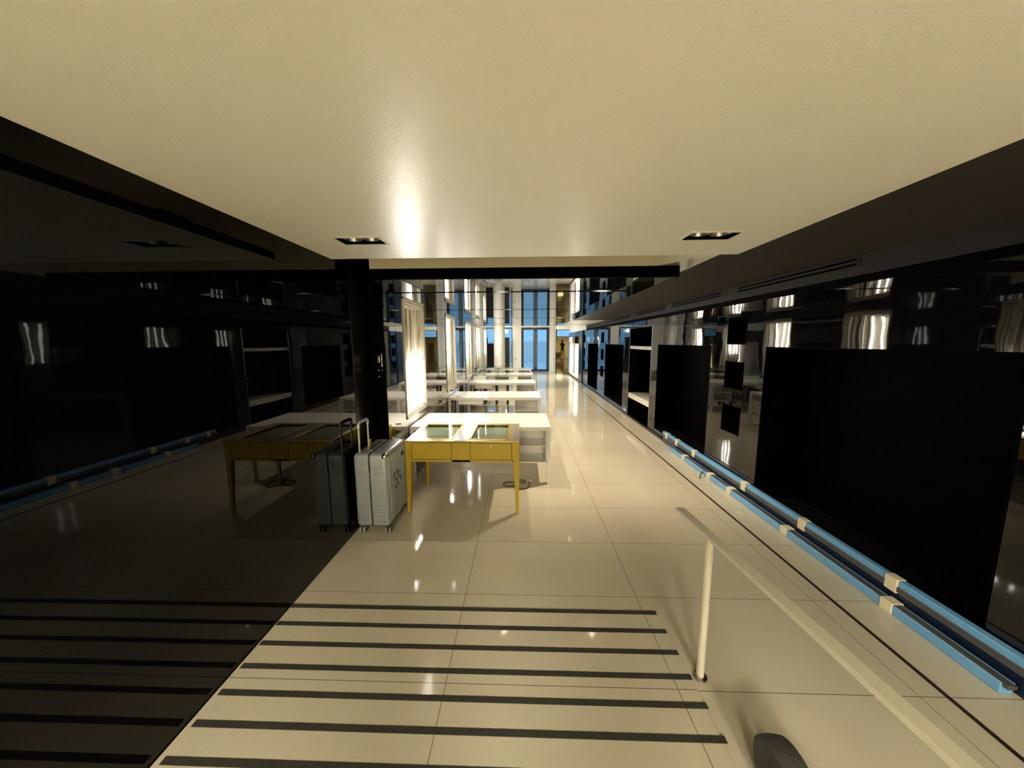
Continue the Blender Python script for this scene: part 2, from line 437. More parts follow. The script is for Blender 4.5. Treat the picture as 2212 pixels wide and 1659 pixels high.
# ------------------------------------------------------------------ light boxes on the left wall
def light_box(b, label, lit, unlit, cable=False, n=4, lit_idx=(0, 1, 2, 3)):
    y0, y1, z0, z1 = b
    t = thing('light_box', label, 'light box', (XW, (y0+y1)/2, z0), 'framed light boxes on the mirrored left wall')
    xb = XW - .13
    m = MB()
    f = .085
    # moulded frame: outer lip, step, inner jamb
    for (w, a, c) in ((0.03, XW-.02, XW+.012), (0.06, XW-.05, XW+.006), (f, XW-.13, XW-.006)):
        m.box(a, c, y0, y0+w*.55, z0, z1).box(a, c, y1-w, y1, z0, z1).box(a, c, y0, y1, z0, z0+w*.8).box(a, c, y0, y1, z1-w, z1)
    m.build('frame', 'box_frame', t, bevel=.003)
    MB().box(xb-.02, xb, y0, y1, z0, z1).build('back_panel', 'box_back', t)
    iy0, iy1 = y0+.07, y1-.13
    for k in range(n):
        yy = iy0 + (iy1-iy0)*(k+.5)/n
        for (za, zb), mt in ((lit, 'tube_lit'), (unlit, 'tube_off')):
            if za is None: continue
            mm = mt if (mt == 'tube_off' or k in lit_idx) else 'tube_off'
            tb = MB().cyl((xb+.092, yy, za), (xb+.092, yy, zb), .0135, n=14).build('tube', mm, t, smooth=True)
            for zz in (za-.03, zb): MB().lathe([(.002, zz), (.016, zz), (.016, zz+.03), (.002, zz+.03)], (xb+.092, yy, 0), n=12).build('end_cap', 'white_plate', tb)
        MB().prism([(xb+.001, yy-.07), (xb+.03, yy-.045), (xb+.012, yy-.02), (xb+.012, yy+.02), (xb+.03, yy+.045), (xb+.001, yy+.07)], 'z', z0+.1, z1-.1).build('reflector', 'box_back', t)
    if cable:
        pts = []
        for k in range(25):
            u = k/24
            pts.append((xb+.05+.05*math.sin(u*5), iy1+.02+.03*math.sin(u*9)+.05*u, 2.02-.72*u))
        MB().tube(pts, .006, 8).build('loose_cable', 'plug', t, smooth=True)
        MB().box(xb+.02, xb+.06, iy1-.01, iy1+.04, 1.97, 2.03).build('ballast', 'plug', t, bevel=.004)
    return t
LBL = ['nearest tall cream framed light box, lower tubes lit, above the yellow desk',
       'second framed light box along the mirrored wall, upper tubes lit',
       'third framed light box along the mirrored wall, upper tubes lit',
       'fourth framed light box along the mirrored wall, behind the glass cases',
       'farthest framed light box along the mirrored wall, by the white column']
for k, b in enumerate(BOXES):
    if k == 0: light_box(b, LBL[k], (0.90, 1.43), (1.50, 2.02), True, 4, (0, 1, 2, 3))
    else: light_box(b, LBL[k], (1.27, 2.03), (0.88, 1.20), False, 4, (0, 1) if k == 1 else (0, 1, 2))

# standing light panel at the far end of the right wall
y0, y1, z0, z1 = LBR
t = thing('glowing_lightbox', 'tall framed light panel with a glowing tube at the far end of the right wall', 'light box', (XR, (y0+y1)/2, z0))
m = MB()
m.box(XR-.01, XR+.2, y0, y0+.06, z0, z1).box(XR-.01, XR+.2, y1-.06, y1, z0, z1).box(XR-.01, XR+.2, y0, y1, z0, z0+.05).box(XR-.01, XR+.2, y0, y1, z1-.03, z1)
m.build('frame', 'box_frame', t)
MB().box(XR+.18, XR+.2, y0+.06, y1-.06, z0+.05, z1-.03).build('back_panel', 'warm_reflector', t)
for yy in (15.6,): MB().cyl((XR+.10, yy, z0+.09), (XR+.10, yy, z1-.08), .028, n=14).build('tube', 'tube_lit', t, smooth=True)
tag(MB().box(XR-.06, XR-.002, 15.75, 16.6, 1.58, 1.86).build('wall_box', 'white_plate', bevel=.01), 'small white box fixed above the glowing far light panel', 'wall box')
tag(MB().box(XR-.03, XR-.002, 13.25, 14.05, 0.0, 2.05).build('black_panel', 'satin_black', bevel=.003), 'narrow black panel on the right wall just before the far light panel', 'wall panel')

# ------------------------------------------------------------------ lamps in the ceiling slots
WARM = (1.0, 0.84, 0.64)
for k, s in enumerate(SLOTS):
    t = thing('slot_light', ['nearest', 'second', 'third', 'farthest'][k] + ' narrow light slot across the black glossy ceiling', 'ceiling light', (0, s, ZC), 'light slots in the black ceiling')
    m = MB()
    m.box(XW, 1.24, s-.054, s-.05, ZC+.02, 2.42).box(XW, 1.24, s+.05, s+.054, ZC+.02, 2.42).box(XW, 1.24, s-.054, s+.054, 2.42, 2.424).box(1.24, 1.244, s-.054, s+.054, ZC+.02, 2.42)
    m.build('channel', 'satin_black', t)
    for x in (-0.25, 0.95):
        lp = MB().lathe([(.001, .06), (.026, .06), (.038, 0), (.034, 0), (.020, .05), (.001, .05)], (x, s, 2.33), n=20).build('lamp', 'steel', t, smooth=True)
        MB().lathe([(.001, .02), (.020, .02), (.020, .035), (.001, .035)], (x, s, 2.33), n=16).build('bulb', 'warm_lamp', lp)
        add_light('slot_lamp_light', 'SPOT', (x, s, 2.325), 47 if x > 0 else 18, WARM, t, size=.03, spot=115, blend=.7, root=(0, s, ZC))
    MB().box(0.75, 1.238, s-.045, s-.041, 2.30, 2.41).build('reflector', 'cream_paint', t)

# added fill lights, out of view, to brighten the end vestibule and near room
for k, (x, y) in enumerate(((-1.9, 15.5), (0.6, 15.5))):
    t = thing('added_fill_light', 'added square fill light in the vestibule ceiling, %s one' % ('left' if k == 0 else 'right'), 'ceiling light', (x, y, 2.9), 'added vestibule fill lights')
    MB().box(x-.33, x+.33, y-.33, y+.33, 2.87, 2.9).build('housing', 'white_plate', t)
    MB().box(x-.3, x+.3, y-.3, y+.3, 2.862, 2.87).build('diffuser', 'cool_fill', t)
for k, (x, y) in enumerate(((-0.55, -2.6), (0.75, -2.6))):
    t = thing('added_fill_light', 'added square fill light under the cream ceiling behind the viewer, %s one' % ('left' if k == 0 else 'right'), 'ceiling light', (x, y, 2.2), 'added fill lights behind the viewer')
    MB().box(x-.33, x+.33, y-.33, y+.33, 2.165, 2.1995).build('housing', 'white_plate', t)
    MB().box(x-.3, x+.3, y-.3, y+.3, 2.157, 2.165).build('diffuser', 'back_fill', t)

# ------------------------------------------------------------------ white tables
TY = [(3.765, 4.52), (5.80, 6.56), (7.86, 8.62), (9.83, 10.6), (11.9, 12.66)]
TLAB = ['white lacquer display table nearest the camera, right behind the yellow desk',
        'second white display table from the front, drawer box hung beneath',
        'third white display table, in front of the two glass cases',
        'fourth white display table, behind the two glass cases',
        'farthest white display table, close to the glass end doors']
def make_table(y0, y1, label):
    x0, x1 = XW+.006, 0.326
    t = thing('display_table', label, 'table', ((x0+x1)/2, (y0+y1)/2, 0), 'white display tables along the mirrored wall')
    MB().box(x0, x1, y0, y1, .632, .68).build('tabletop', 'table_white', t, bevel=.003)
    for (a, b) in ((x1-.04, x1), (x0, x0+.04)):
        for (c, d) in ((y0, y0+.06), (y1-.06, y1)):
            MB().box(a, b, c, d, 0, .632).build('leg', 'table_white', t, bevel=.002)
    # open two-tier cubby at the free end
    cx0, cx1, cy0, cy1 = -.14, x1-.042, y0+.02, y1-.06
    m = MB()
    m.box(cx0, cx1, cy0, cy1, .245, .259).box(cx0, cx1, cy0, cy1, .442, .454).box(cx0, cx0+.014, cy0, cy1, .245, .63).box(cx1-.014, cx1, cy0, cy1, .245, .63).box(cx0, cx1, cy1-.35, cy1-.336, .245, .63)
    m.build('cubby', 'table_white', t, bevel=.0015)
    # closed drawer box
    d = MB().box(-1.12, -.72, y0+.08, y1-.1, .555, .631).build('drawer', 'table_white', t, bevel=.002)
    MB().box(-1.13, -.71, y0+.07, y0+.08, .545, .631).build('drawer_front', 'table_white', d, bevel=.002)
    g = MB().lathe([(.034, .6803), (.034, .682), (.026, .682), (.026, .6803)], (x0+.16, y0+.12, 0), n=24).build('cable_grommet', 'satin_black', t)
    MB().lathe([(.001, .6802), (.027, .6802), (.027, .681), (.001, .681)], (x0+.16, y0+.12, 0), n=24).build('grommet_cap', 'suitcase_dark', g)
    return t
T0 = make_table(*TY[0], TLAB[0])
for (a, b), lab in zip(TY[1:], TLAB[1:]): dup(T0, (0, a-TY[0][0], 0), lab)
tag(MB().box(-1.0, -.72, 12.0, 12.3, .681, .725).build('flat_box', 'box_back', bevel=.003), 'flat pale box lying on the farthest white table', 'box')

# ------------------------------------------------------------------ yellow display desk
X0, X1, Y0, Y1, ZT = -1.112, -0.034, 3.07, 3.752, 0.722
t = thing('display_desk', 'mustard yellow display desk with two glass topped bays and tapered legs', 'desk', ((X0+X1)/2, (Y0+Y1)/2, 0))
m = MB()
m.box(X0, X1, Y0+.008, Y0+.022, .515, .712).box(X0, X1, Y1-.02, Y1, .515, .712).box(X0, X0+.02, Y0+.022, Y1-.02, .515, .712).box(X1-.02, X1, Y0+.022, Y1-.02, .515, .712).box(X0+.02, X1-.02, Y0+.022, Y1-.02, .515, .525)
m.box(-.66, -.645, Y0+.022, Y1-.02, .525, .705).box(-.522, -.507, Y0+.022, Y1-.02, .525, .705)
# front face frame around the drawers
m.box(X0, -1.055, Y0, Y0+.008, .515, .712).box(-.670, -.494, Y0, Y0+.008, .515, .712).box(-.097, X1, Y0, Y0+.008, .515, .712).box(X0, X1, Y0, Y0+.008, .515, .536).box(X0, X1, Y0, Y0+.008, .704, .712)
m.build('apron', 'gold', t, bevel=.0015)
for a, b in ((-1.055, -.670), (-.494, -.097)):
    MB().box(a, b, Y0+.0074, Y0+.0079, .536, .704).build('drawer_gap_shade', 'suitcase_dark', t)  # dark sheet standing in for the shade in the gap round the drawer
    d = MB().box(a+.005, b-.005, Y0+.001, Y0+.0073, .541, .699).build('drawer', 'gold', t, bevel=.001)
    MB().lathe([(.011, -.004), (.011, .0), (.004, .0), (.004, -.006), (.001, -.006)][::-1], ((a+b)/2, Y0-.001, .674), axis='y', n=18).build('lock', 'chrome', d, smooth=True)
m = MB()
zt0 = .712
# top rim
m.box(X0-.004, X1+.004, Y0-.004, Y0+.055, zt0, ZT).box(X0-.004, X1+.004, Y1-.04, Y1+.004, zt0, ZT).box(X0-.004, X0+.035, Y0+.055, Y1-.04, zt0, ZT).box(X1-.10, X1+.004, Y0+.055, Y1-.04, zt0, ZT).box(-.665, -.512, Y0+.055, Y1-.04, zt0, ZT)
m.build('top_frame', 'gold_trim', t, bevel=.0015)
MB().box(-.650, -.527, Y0+.004, Y1-.004, ZT, ZT+.002).build('inlay_strip', 'silver_inlay', t)
MB().box(X1-.050, X1-.012, Y0+.004, Y1-.004, ZT, ZT+.002).build('inlay_strip', 'silver_inlay', t)
MB().box(X0+.0, X0+.03, Y0+.004, Y1-.004, ZT, ZT+.002).build('inlay_strip', 'white_plate', t)
for a, b in ((X0+.035, -.665), (-.512, X1-.10)):
    m = MB(); w = .016
    m.box(a, b, Y0+.055, Y0+.055+w, ZT-.004, ZT+.003).box(a, b, Y1-.04-w, Y1-.04, ZT-.004, ZT+.003).box(a, a+w, Y0+.055, Y1-.04, ZT-.004, ZT+.003).box(b-w, b, Y0+.055, Y1-.04, ZT-.004, ZT+.003)
    fr = m.build('glass_frame', 'gold_trim', t, bevel=.001)
    MB().box(a+w, b-w, Y0+.055+w, Y1-.04-w, ZT-.004, ZT).build('glass_pane', 'desk_glass', fr)
    MB().box(a-.005, b+.005, Y0+.04, Y1-.03, .690, .694).build('bay_floor', 'felt', t)
def taper_leg(x, y, sx, sy):
    w0, w1 = .052, .028
    r = []
    for z, w in ((0, w1), (.03, w1*1.02), (.515, w0), (.71, w0)):
        xa, xb = (x, x+sx*w); ya, yb = (y, y+sy*w)
        r.append([(xa, ya, z), (xb, ya, z), (xb, yb, z), (xa, yb, z)])
    return MB().loft(r)
for x, sx in ((X0-.002, 1), (X1+.002, -1)):
    for y, sy in ((Y0-.002, 1), (Y1+.002, -1)):
        # outer faces stay upright, inner faces taper
        taper_leg(x + sx*.0, y, sx, sy).build('leg', 'gold', t, bevel=.0015)

# ------------------------------------------------------------------ suitcase
sx0, sx1, sy0, sy1, sz0, sz1 = -1.425, -1.135, 2.68, 3.145, .075, .722
t = thing('suitcase', 'silver grey hard shell suitcase with raised handle beside the yellow desk', 'suitcase', ((sx0+sx1)/2, (sy0+sy1)/2, 0))
xm = -1.285
def ribs(a, b, yv, zs):
    m = MB()
    for z in zs: m.box(a, b, yv-.007, yv+.01, z-.007, z+.005)
    return m
def corner_mark(b, yv, z):
    return MB().prism([(b-.045, z+.025), (b-.045, z+.035), (b-.012, z+.035), (b-.012, z), (b-.020, z), (b-.020, z+.025)], 'y', yv-.006, yv+.01) if 0 else MB().box(b-.022, b-.012, yv-.006, yv+.01, z, z+.035)
def half_shell(plane, sign):
    m = MB().box(sx0, sx1, sy0, sy1, sz0, sz1)
    bmesh.ops.bevel(m.bm, geom=m.bm.edges[:], offset=.036, segments=6, profile=.5, affect='EDGES')
    bmesh.ops.bisect_plane(m.bm, geom=m.bm.verts[:]+m.bm.edges[:]+m.bm.faces[:], plane_co=(plane, 0, 0), plane_no=(sign, 0, 0), clear_outer=True)
    return m
for k, (a, b) in enumerate(((sx0, xm-.006), (xm+.010, sx1))):
    sh = half_shell(b if k == 0 else a, 1 if k == 0 else -1).build('shell', 'suitcase', t, smooth=True)
    for zs in ((.612, .588, .564, .540), (.256, .230, .204, .178), (.122,)): ribs(a+.030 if k == 0 else a+.026, b-.018 if k == 0 else b-.030, sy0, zs).build('shell_rib', 'suitcase', sh, bevel=.003)
    for z in (.630, .128): corner_mark(b-.018 if k == 0 else b-.030, sy0, z).build('corner_mark', 'suitcase', sh, bevel=.002)
    if k == 1:
        m = MB()
        n = 15
        for i in range(n):
            yy = sy0+.05 + (sy1-sy0-.10)*i/(n-1)
            lo, hi = sz0+.045, sz1-.04
            m.tube([(sx1-.003, yy, lo), (sx1+.0015, yy+.014, lo+(hi-lo)*.33), (sx1+.0015, yy-.014, lo+(hi-lo)*.66), (sx1-.003, yy, hi)], .0075, 8)
        m.build('face_rib', 'suitcase', sh, smooth=True)
        for (yy, zz, w, hh) in ((2.80, .46, .02, .05), (2.84, .42, .03, .02), (2.86, .48, .035, .03), (2.90, .43, .02, .045), (2.93, .47, .03, .02), (2.82, .36, .03, .02), (2.88, .37, .02, .03), (2.95, .39, .018, .04), (3.0, .60, .05, .035)):
            MB().box(sx1+.002, sx1+.0098, yy, yy+w, zz, zz+hh).build('printed_mark', 'suitcase_dark', sh, bevel=.001)
        MB().lathe([(.001, .024), (.016, .022), (.026, .012), (.030, 0), (.027, -.012), (.001, -.014)], (sx1-.022, sy0+.022, sz1-.024), n=20).build('corner_guard', 'chrome', sh, smooth=True)
MB().box(xm-.012, xm+.018, sy0+.003, sy1-.003, sz0+.003, sz1-.003).build('zip_band', 'suitcase_dark', t, bevel=.028, seg=4)
MB().box(xm+.001, xm+.007, sy0-.004, sy0+.004, .47, .56).build('zip_pull', 'steel', t, bevel=.002)
# telescopic handle
h = MB()
hx = -1.385
h.cyl((hx, 2.735, .70), (hx, 2.735, .955), .0085, n=14)
hp = h.build('telescopic_pole', 'suitcase_handle', t, smooth=True)
MB().cyl((hx, 2.905, .70), (hx, 2.905, .955), .0085, n=14).build('telescopic_pole', 'suitcase_handle', t, smooth=True)
MB().tube([(hx, 2.735, .93), (hx, 2.735, .955), (hx, 2.742, .968), (hx, 2.76, .975), (hx, 2.88, .975), (hx, 2.898, .968), (hx, 2.905, .955), (hx, 2.905, .93)], [.013, .0135, .014, .0145, .0145, .014, .0135, .013], 12).build('grip', 'suitcase_handle', hp, smooth=True)
MB().tube([(xm-.03, 2.79, .722), (xm-.03, 2.80, .742), (xm-.03, 2.83, .752), (xm-.03, 2.95, .752), (xm-.03, 2.98, .742), (xm-.03, 2.99, .722)], .011, 10).build('carry_handle', 'suitcase_dark', t, smooth=True)
MB().box(xm-.05, xm-.01, 2.775, 2.80, .721, .730).box(xm-.05, xm-.01, 2.98, 3.005, .721, .730).build('handle_mount', 'chrome', t, bevel=.002)
MB().prism([(2.80, .722), (2.845, .722), (2.865, .80), (2.83, .805)], 'x', xm-.058, xm-.054).tube([(xm-.056, 2.83, .724), (xm-.045, 2.81, .735), (xm-.036, 2.80, .745)], .0025, 6).build('luggage_tag', 'yellow', t)
for x in (sx0+.035, sx1-.03):
    for y in (sy0+.045, sy1-.045):
        w = MB().box(x-.024, x+.024, y-.022, y+.022, .052, .095).build('wheel_housing', 'suitcase_dark', t, bevel=.008)
        for s in (-1, 1):
            wl = MB().lathe([(.002, -.008), (.026, -.008), (.029, -.005), (.029, .005), (.026, .008), (.002, .008)], (x+s*.016, y, .0295), axis='x', n=24).build('wheel', 'wheel_grey', t, smooth=True)
            MB().lathe([(.002, -.0095), (.014, -.0095), (.014, .0095), (.002, .0095)], (x+s*.016, y, .0295), axis='x', n=16).build('hub', 'suitcase_dark', wl)

# ------------------------------------------------------------------ cable on the floor
pts = []
def arc(cx, cy, rx, ry, a0, a1, n=18, z=.006):
    return [(cx+rx*math.cos(a0+(a1-a0)*k/n), cy+ry*math.sin(a0+(a1-a0)*k/n), z+.004*math.sin(k*1.3)) for k in range(n+1)]
pts += arc(-.13, 3.74, .09, .055, .9, PI*.95)
pts += [(-.222, 3.72, .007), (-.20, 3.685, .007), (-.14, 3.675, .008), (-.082, 3.705, .012), (-.088, 3.765, .014), (-.05, 3.778, .016)]
pts += arc(-.02, 3.80, .055, .05, -.8, PI*1.2, z=.012)
pts += [(-.085, 3.70, .009), (-.09, 3.66, .007), (-.06, 3.62, .007), (0.0, 3.60, .007), (.055, 3.63, .007), (.075, 3.69, .007), (.083, 3.75, .008), (.09, 3.80, .012)]
t = thing('power_cable', 'coiled dark brown power cable on the floor behind the yellow desk leg', 'cable', (-.03, 3.7, 0))
MB().tube(pts, .0055, 8).build('cord', 'cable', t, smooth=True)
MB().box(.080, .102, 3.80, 3.84, .003, .027).build('plug', 'plug', t, bevel=.004)

# ------------------------------------------------------------------ anti-slip strips on the ramp
for k in range(8):
    y = 1.885 - k*.1315
    lab = ['farthest', 'second', 'third', 'fourth', 'fifth', 'sixth', 'seventh', 'nearest'][k]
    tag(MB().box(-1.452 + .004*k, .815 + .006*min(k, 5), y-.014, y+.014, .006, .0085).build('anti_slip_strip', 'strip_grey', bevel=.001),
        lab + (' of the dark grit strips across the floor, counted from the desk' if 0 < k < 7 else ' dark grit strip across the cream floor'), 'anti-slip strip', 'anti-slip strips across the floor')

# ------------------------------------------------------------------ handrail beside the ramp
t = thing('handrail', 'low beige handrail on a cream post at the right edge of the striped floor', 'handrail', (.88, 1.5, 0))
def rz(y): return .728 + (1.838 - y)*.0735
def rail_bar(x0, x1, dz0, dz1):
    return MB().loft([[(x0, y, rz(y)+dz0), (x1, y, rz(y)+dz0), (x1, y, rz(y)+dz1), (x0, y, rz(y)+dz1)] for y in (-.5, 1.80)])
rail_bar(.852, .8565, -.014, .001).build('rail_edge', 'rail_post', t)
rail_bar(.8567, .900, -.013, 0).build('rail', 'rail', t)
for y in (1.5, 0.15):
    p = MB().cyl((.878, y, .0), (.878, y, rz(y)-.013), .018, n=20).build('post', 'rail_post', t, smooth=True)
    MB().lathe([(.018, .012), (.032, .008), (.034, .0), (.018, .0)], (.878, y, 0.0), n=24).build('foot', 'steel', p, smooth=True)

# ------------------------------------------------------------------ trolley wheel in the lower right
t = thing('trolley_wheel', 'dusty black rubber trolley wheel on the floor below the handrail', 'wheel', (.925, 1.03, 0))
wc = (.925, 1.03, .115)
MB().lathe([(.060, -.040), (.098, -.046), (.112, -.036), (.115, -.012), (.115, .012), (.112, .036), (.098, .046), (.060, .040)], wc, axis='x', n=40).build('tyre', 'rubber', t, smooth=True)
rim = MB().lathe([(.004, -.020), (.030, -.038), (.038, -.030), (.056, -.030), (.060, -.038), (.062, 0), (.060, .038), (.056, .030), (.038, .030), (.030, .038), (.004, .020)], wc, axis='x', n=32).build('rim', 'suitcase_dark', t, smooth=True)
MB().lathe([(.001, -.050), (.011, -.050), (.011, .085), (.001, .085)], wc, axis='x', n=16).build('axle', 'steel', t)
MB().box(1.0, 1.02, .60, 1.06, .09, .135).box(1.0, 1.02, .60, .64, .04, .16).build('fork', 'satin_black', t, bevel=.004)
MB().box(1.02, 1.48, .30, .63, .03, .05).build('toe_plate', 'satin_black', t, bevel=.004)

# ------------------------------------------------------------------ blue wrapped profiles along the right wall
def profile(p0, p1, w, h, label, tapes, tail=None):
    p0, p1 = Vector(p0), Vector(p1)
    d = (p1-p0); L = d.length; d.normalize()
    n = Vector((d.y, -d.x, 0))          # to the wall side (+x)
    t = thing('wrapped_profile', label, 'profile', p0, 'blue wrapped profiles on the floor')
    def P(u, v, z): return p0 + d*u + n*v + Vector((0, 0, z))
    def bar(u0, u1, v0, v1, z0, z1, name, mt, par, bev=.003):
        m = MB()
        m.loft([[P(u, v0, z0), P(u, v1, z0), P(u, v1, z1), P(u, v0, z1)] for u in (u0, u1)])
        return m.build(name, mt, par, bevel=bev, root=t.location)
    core = bar(0, L, -w/2, w/2, .002, h, 'film_wrap', 'blue_film', t, .006)
    bar(-.02, L+.02, .026, -.018, h*.70, h+.003, 'profile_core', 'grey_profile', t, .004)
    bar(-.005, L+.005, -.018, -.026, h-.002, h+.002, 'film_edge', 'blue_film', t, .001)
    for u in tapes:
        bar(u-.035, u+.035, .036, -.036, .0005, h+.0075, 'tape_band', 'tape', t, .004)
    return t
profile((2.270, 5.05, 0), (2.262, 1.45, 0), -.062, .062, 'outer blue wrapped grey profile on the floor, farther from the wall', (.45, 1.10, 1.50, 2.28, 3.1))
t = thing('wrapped_profile', 'blue film wrapped grey profile standing on edge against the right wall', 'profile', (2.33, 3.4, 0), 'blue wrapped profiles on the floor')
ya, yb = 1.35, 5.45
MB().box(2.312, 2.345, ya, yb, 0.001, .108).build('shadow_gap_board', 'navy_metal', t)  # its dark colour stands in for the shadowed gap below the film
MB().box(2.305, 2.350, ya, yb, .104, .185).build('film_wrap', 'blue_film', t, bevel=.005)
MB().box(2.298, 2.309, ya-.02, yb+.02, .112, .146).build('profile_core', 'grey_profile', t, bevel=.003)
for y in (5.3, 4.95, 4.45, 3.42, 2.68, 2.0): MB().box(2.295, 2.353, y-.035, y+.035, .100, .189).build('tape_band', 'tape', t, bevel=.004)
t = tag(MB().tube([(2.233, 4.05, .045), (2.21, 4.03, .055), (2.17, 3.99, .045), (2.145, 3.96, .015), (2.14, 3.95, .007)], .006, 8).build('cable_end', 'cable', smooth=True), 'short stub of dark cable poking from the taped blue profile', 'cable')

# ------------------------------------------------------------------ glass display cases behind the third table
def vitrine(x0, y0, label, base):
    w, dpt = .345, .36
    t = thing('glass_case', label, 'display case', (x0+w/2, y0+dpt/2, 0), 'glass cases on black legs')
    x1, y1 = x0+w, y0+dpt
    zb0, zb1, zt = .655, .745, 1.02
    MB().box(x0, x1, y0, y1, zb0, zb1).build('base', base, t, bevel=.003)
    for a in (x0, x1-.05):
        for b in (y0, y1-.05): MB().box(a, a+.05, b, b+.05, 0, zb0).build('leg', 'satin_black', t)
    g = .005
    m = MB()
    m.box(x0, x1, y0, y0+g, zb1, zt).box(x0, x1, y1-g, y1, zb1, zt).box(x0, x0+g, y0+g, y1-g, zb1, zt).box(x1-g, x1, y0+g, y1-g, zb1, zt).box(x0, x1, y0, y1, zt, zt+g)
    m.build('glass_cover', 'case_glass', t)
    for (xx, sgn) in ((x0+.05, 1), (x0+.085, 1), (x1-.05, -1)):
        MB().tube([(xx, y0+.15, zb1), (xx, y0+.15, .94), (xx+sgn*.02, y0+.15, .965), (xx+sgn*.05, y0+.15, .975)], .006, 8).build('wire_stand', 'satin_black', t, smooth=True)
    return t
vitrine(-.705, 8.72, 'glass display case on black legs with dark base, right of the two', 'acrylic_dark')
vitrine(-1.302, 8.72, 'glass display case on black legs with pale base, beside the mirrored wall', 'table_white')

# ------------------------------------------------------------------ door lock on the pilaster
yl = 3.165
t = thing('door_lock', 'chrome lock and lever handle on the black pilaster by the mirrored wall', 'lock', (-1.35, yl, 1.46))
MB().box(-1.372, -1.348, yl-.012, yl, 1.455, 1.525).build('lock_plate', 'chrome', t, bevel=.004)
MB().box(-1.338, -1.318, yl-.03, yl, 1.42, 1.545).build('lever', 'chrome', t, bevel=.006)
for xx, zz in ((-1.362, 1.385), (-1.33, 1.385), (-1.362, 1.325)):
    MB().lathe([(.001, -.012), (.009, -.012), (.009, 0), (.001, 0)], (xx, yl, zz), axis='y', n=14).build('key_cylinder', 'chrome', t, smooth=True)

# ------------------------------------------------------------------ glazed end wall
struct(MB().box(-.53, -.05, YF, YF+.25, 0, 2.95).build('wall_end', 'white_paint'))
struct(MB().box(1.475, 1.80, YF, YF+.25, 0, 2.95).build('wall_end', 'white_paint'))
struct(MB().box(1.70, 1.80, 17.19, YF, 0, 2.95).build('wall_end', 'white_paint'))
struct(MB().box(-.05, 1.475, YF, YF+.25, 2.41, 2.95).build('wall_end', 'white_paint'))
struct(MB().box(-3.4, -.53, YF, YF+.25, 2.42, 2.95).build('wall_end', 'white_paint'))
struct(MB().box(-3.4, -1.95, YF, YF+.25, 0, 2.42).build('wall_end', 'white_paint'))
struct(MB().box(1.70, 2.45, 17.17, 17.24, 2.25, 2.95).build('wall_end', 'white_paint'))
# double glass door
d = struct(MB().box(-.05, .02, YF, YF+.08, 0, 2.41).box(1.405, 1.475, YF, YF+.08, 0, 2.41).box(.02, 1.405, YF, YF+.08, 2.34, 2.41).build('door_1', 'navy_metal', bevel=.004))
for a, b, wa, wb in ((.02, .71, .055, .095), (.735, 1.405, .095, .075)):
    lf = MB().box(a, a+wa, YF+.01, YF+.06, .01, 2.34).box(b-wb, b, YF+.01, YF+.06, .01, 2.34).box(a+wa, b-wb, YF+.01, YF+.06, .01, .13).box(a+wa, b-wb, YF+.01, YF+.06, 2.285, 2.34).build('door_leaf', 'navy_metal', d, bevel=.003)
    MB().box(a+wa, b-wb, YF+.03, YF+.04, .13, 2.285).build('pane', 'glass', lf)
    hx = b-.028 if a < .5 else a+.028
    MB().cyl((hx, YF-.045, .25), (hx, YF-.045, 2.2), .014, n=12).cyl((hx, YF-.045, .4), (hx, YF+.012, .4), .01, n=8).cyl((hx, YF-.045, 2.05), (hx, YF+.012, 2.05), .01, n=8).build('pull_handle', 'steel', lf, smooth=True)
MB().box(.71, .735, YF+.005, YF+.07, 0, 2.34).build('meeting_stile', 'navy_metal', d)
# side windows
w = struct(MB().box(-1.95, -1.91, YF, YF+.06, 0, 2.42).box(-.57, -.53, YF, YF+.06, 0, 2.42).box(-1.91, -.57, YF, YF+.06, 2.36, 2.42).box(-1.91, -.57, YF, YF+.06, 0, .06).box(-1.24, -1.19, YF, YF+.06, .06, 2.36).build('window_1', 'navy_metal'))
MB().box(-1.91, -.57, YF+.02, YF+.03, .06, 2.36).build('pane', 'glass', w)
w = struct(MB().box(1.70, 1.76, 17.17, 17.24, 1.9, 2.25).box(2.36, 2.42, 17.17, 17.24, 1.9, 2.25).box(1.76, 2.36, 17.17, 17.24, 2.22, 2.25).box(1.70, 2.42, 17.17, 17.24, 1.87, 1.9).build('window_2', 'navy_metal'))
MB().box(1.76, 2.36, 17.2, 17.21, 1.9, 2.22).build('pane', 'glass', w)
# bronze mirror panel, turned slightly to face down the room
t = thing('mirror_panel', 'dark bronze mirror panel right of the glass doors reflecting the photographer', 'mirror', (2.005, 17.14, 0))
t.rotation_euler = (0, 0, -math.atan2(2.005, 17.14))
MB().box(-.315, .315, -.012, .012, 0, 1.86).build('mirror_glass', 'bronze_mirror', t, root=(0, 0, 0))
MB().box(-.325, .325, -.014, .014, 1.86, 1.885).box(-.325, -.315, -.014, .014, 0, 1.86).box(.315, .325, -.014, .014, 0, 1.86).build('mirror_frame', 'satin_black', t, root=(0, 0, 0))
# column
struct(MB().lathe([(.215, 0), (.215, 2.9)], (-.882, 13.1, 0), n=48).build('column', 'white_paint', smooth=True))
# dark display boards in front of the side window
tag(MB().box(-.955, -.68, 18.0, 18.08, 0, 1.87).build('display_board', 'satin_black', bevel=.004), 'tall black display board standing right of the white column', 'display board')
tag(MB().box(-1.83, -1.50, 18.0, 18.08, 0, 1.56).build('display_board', 'satin_black', bevel=.004), 'shorter black display board standing left of the white column', 'display board')
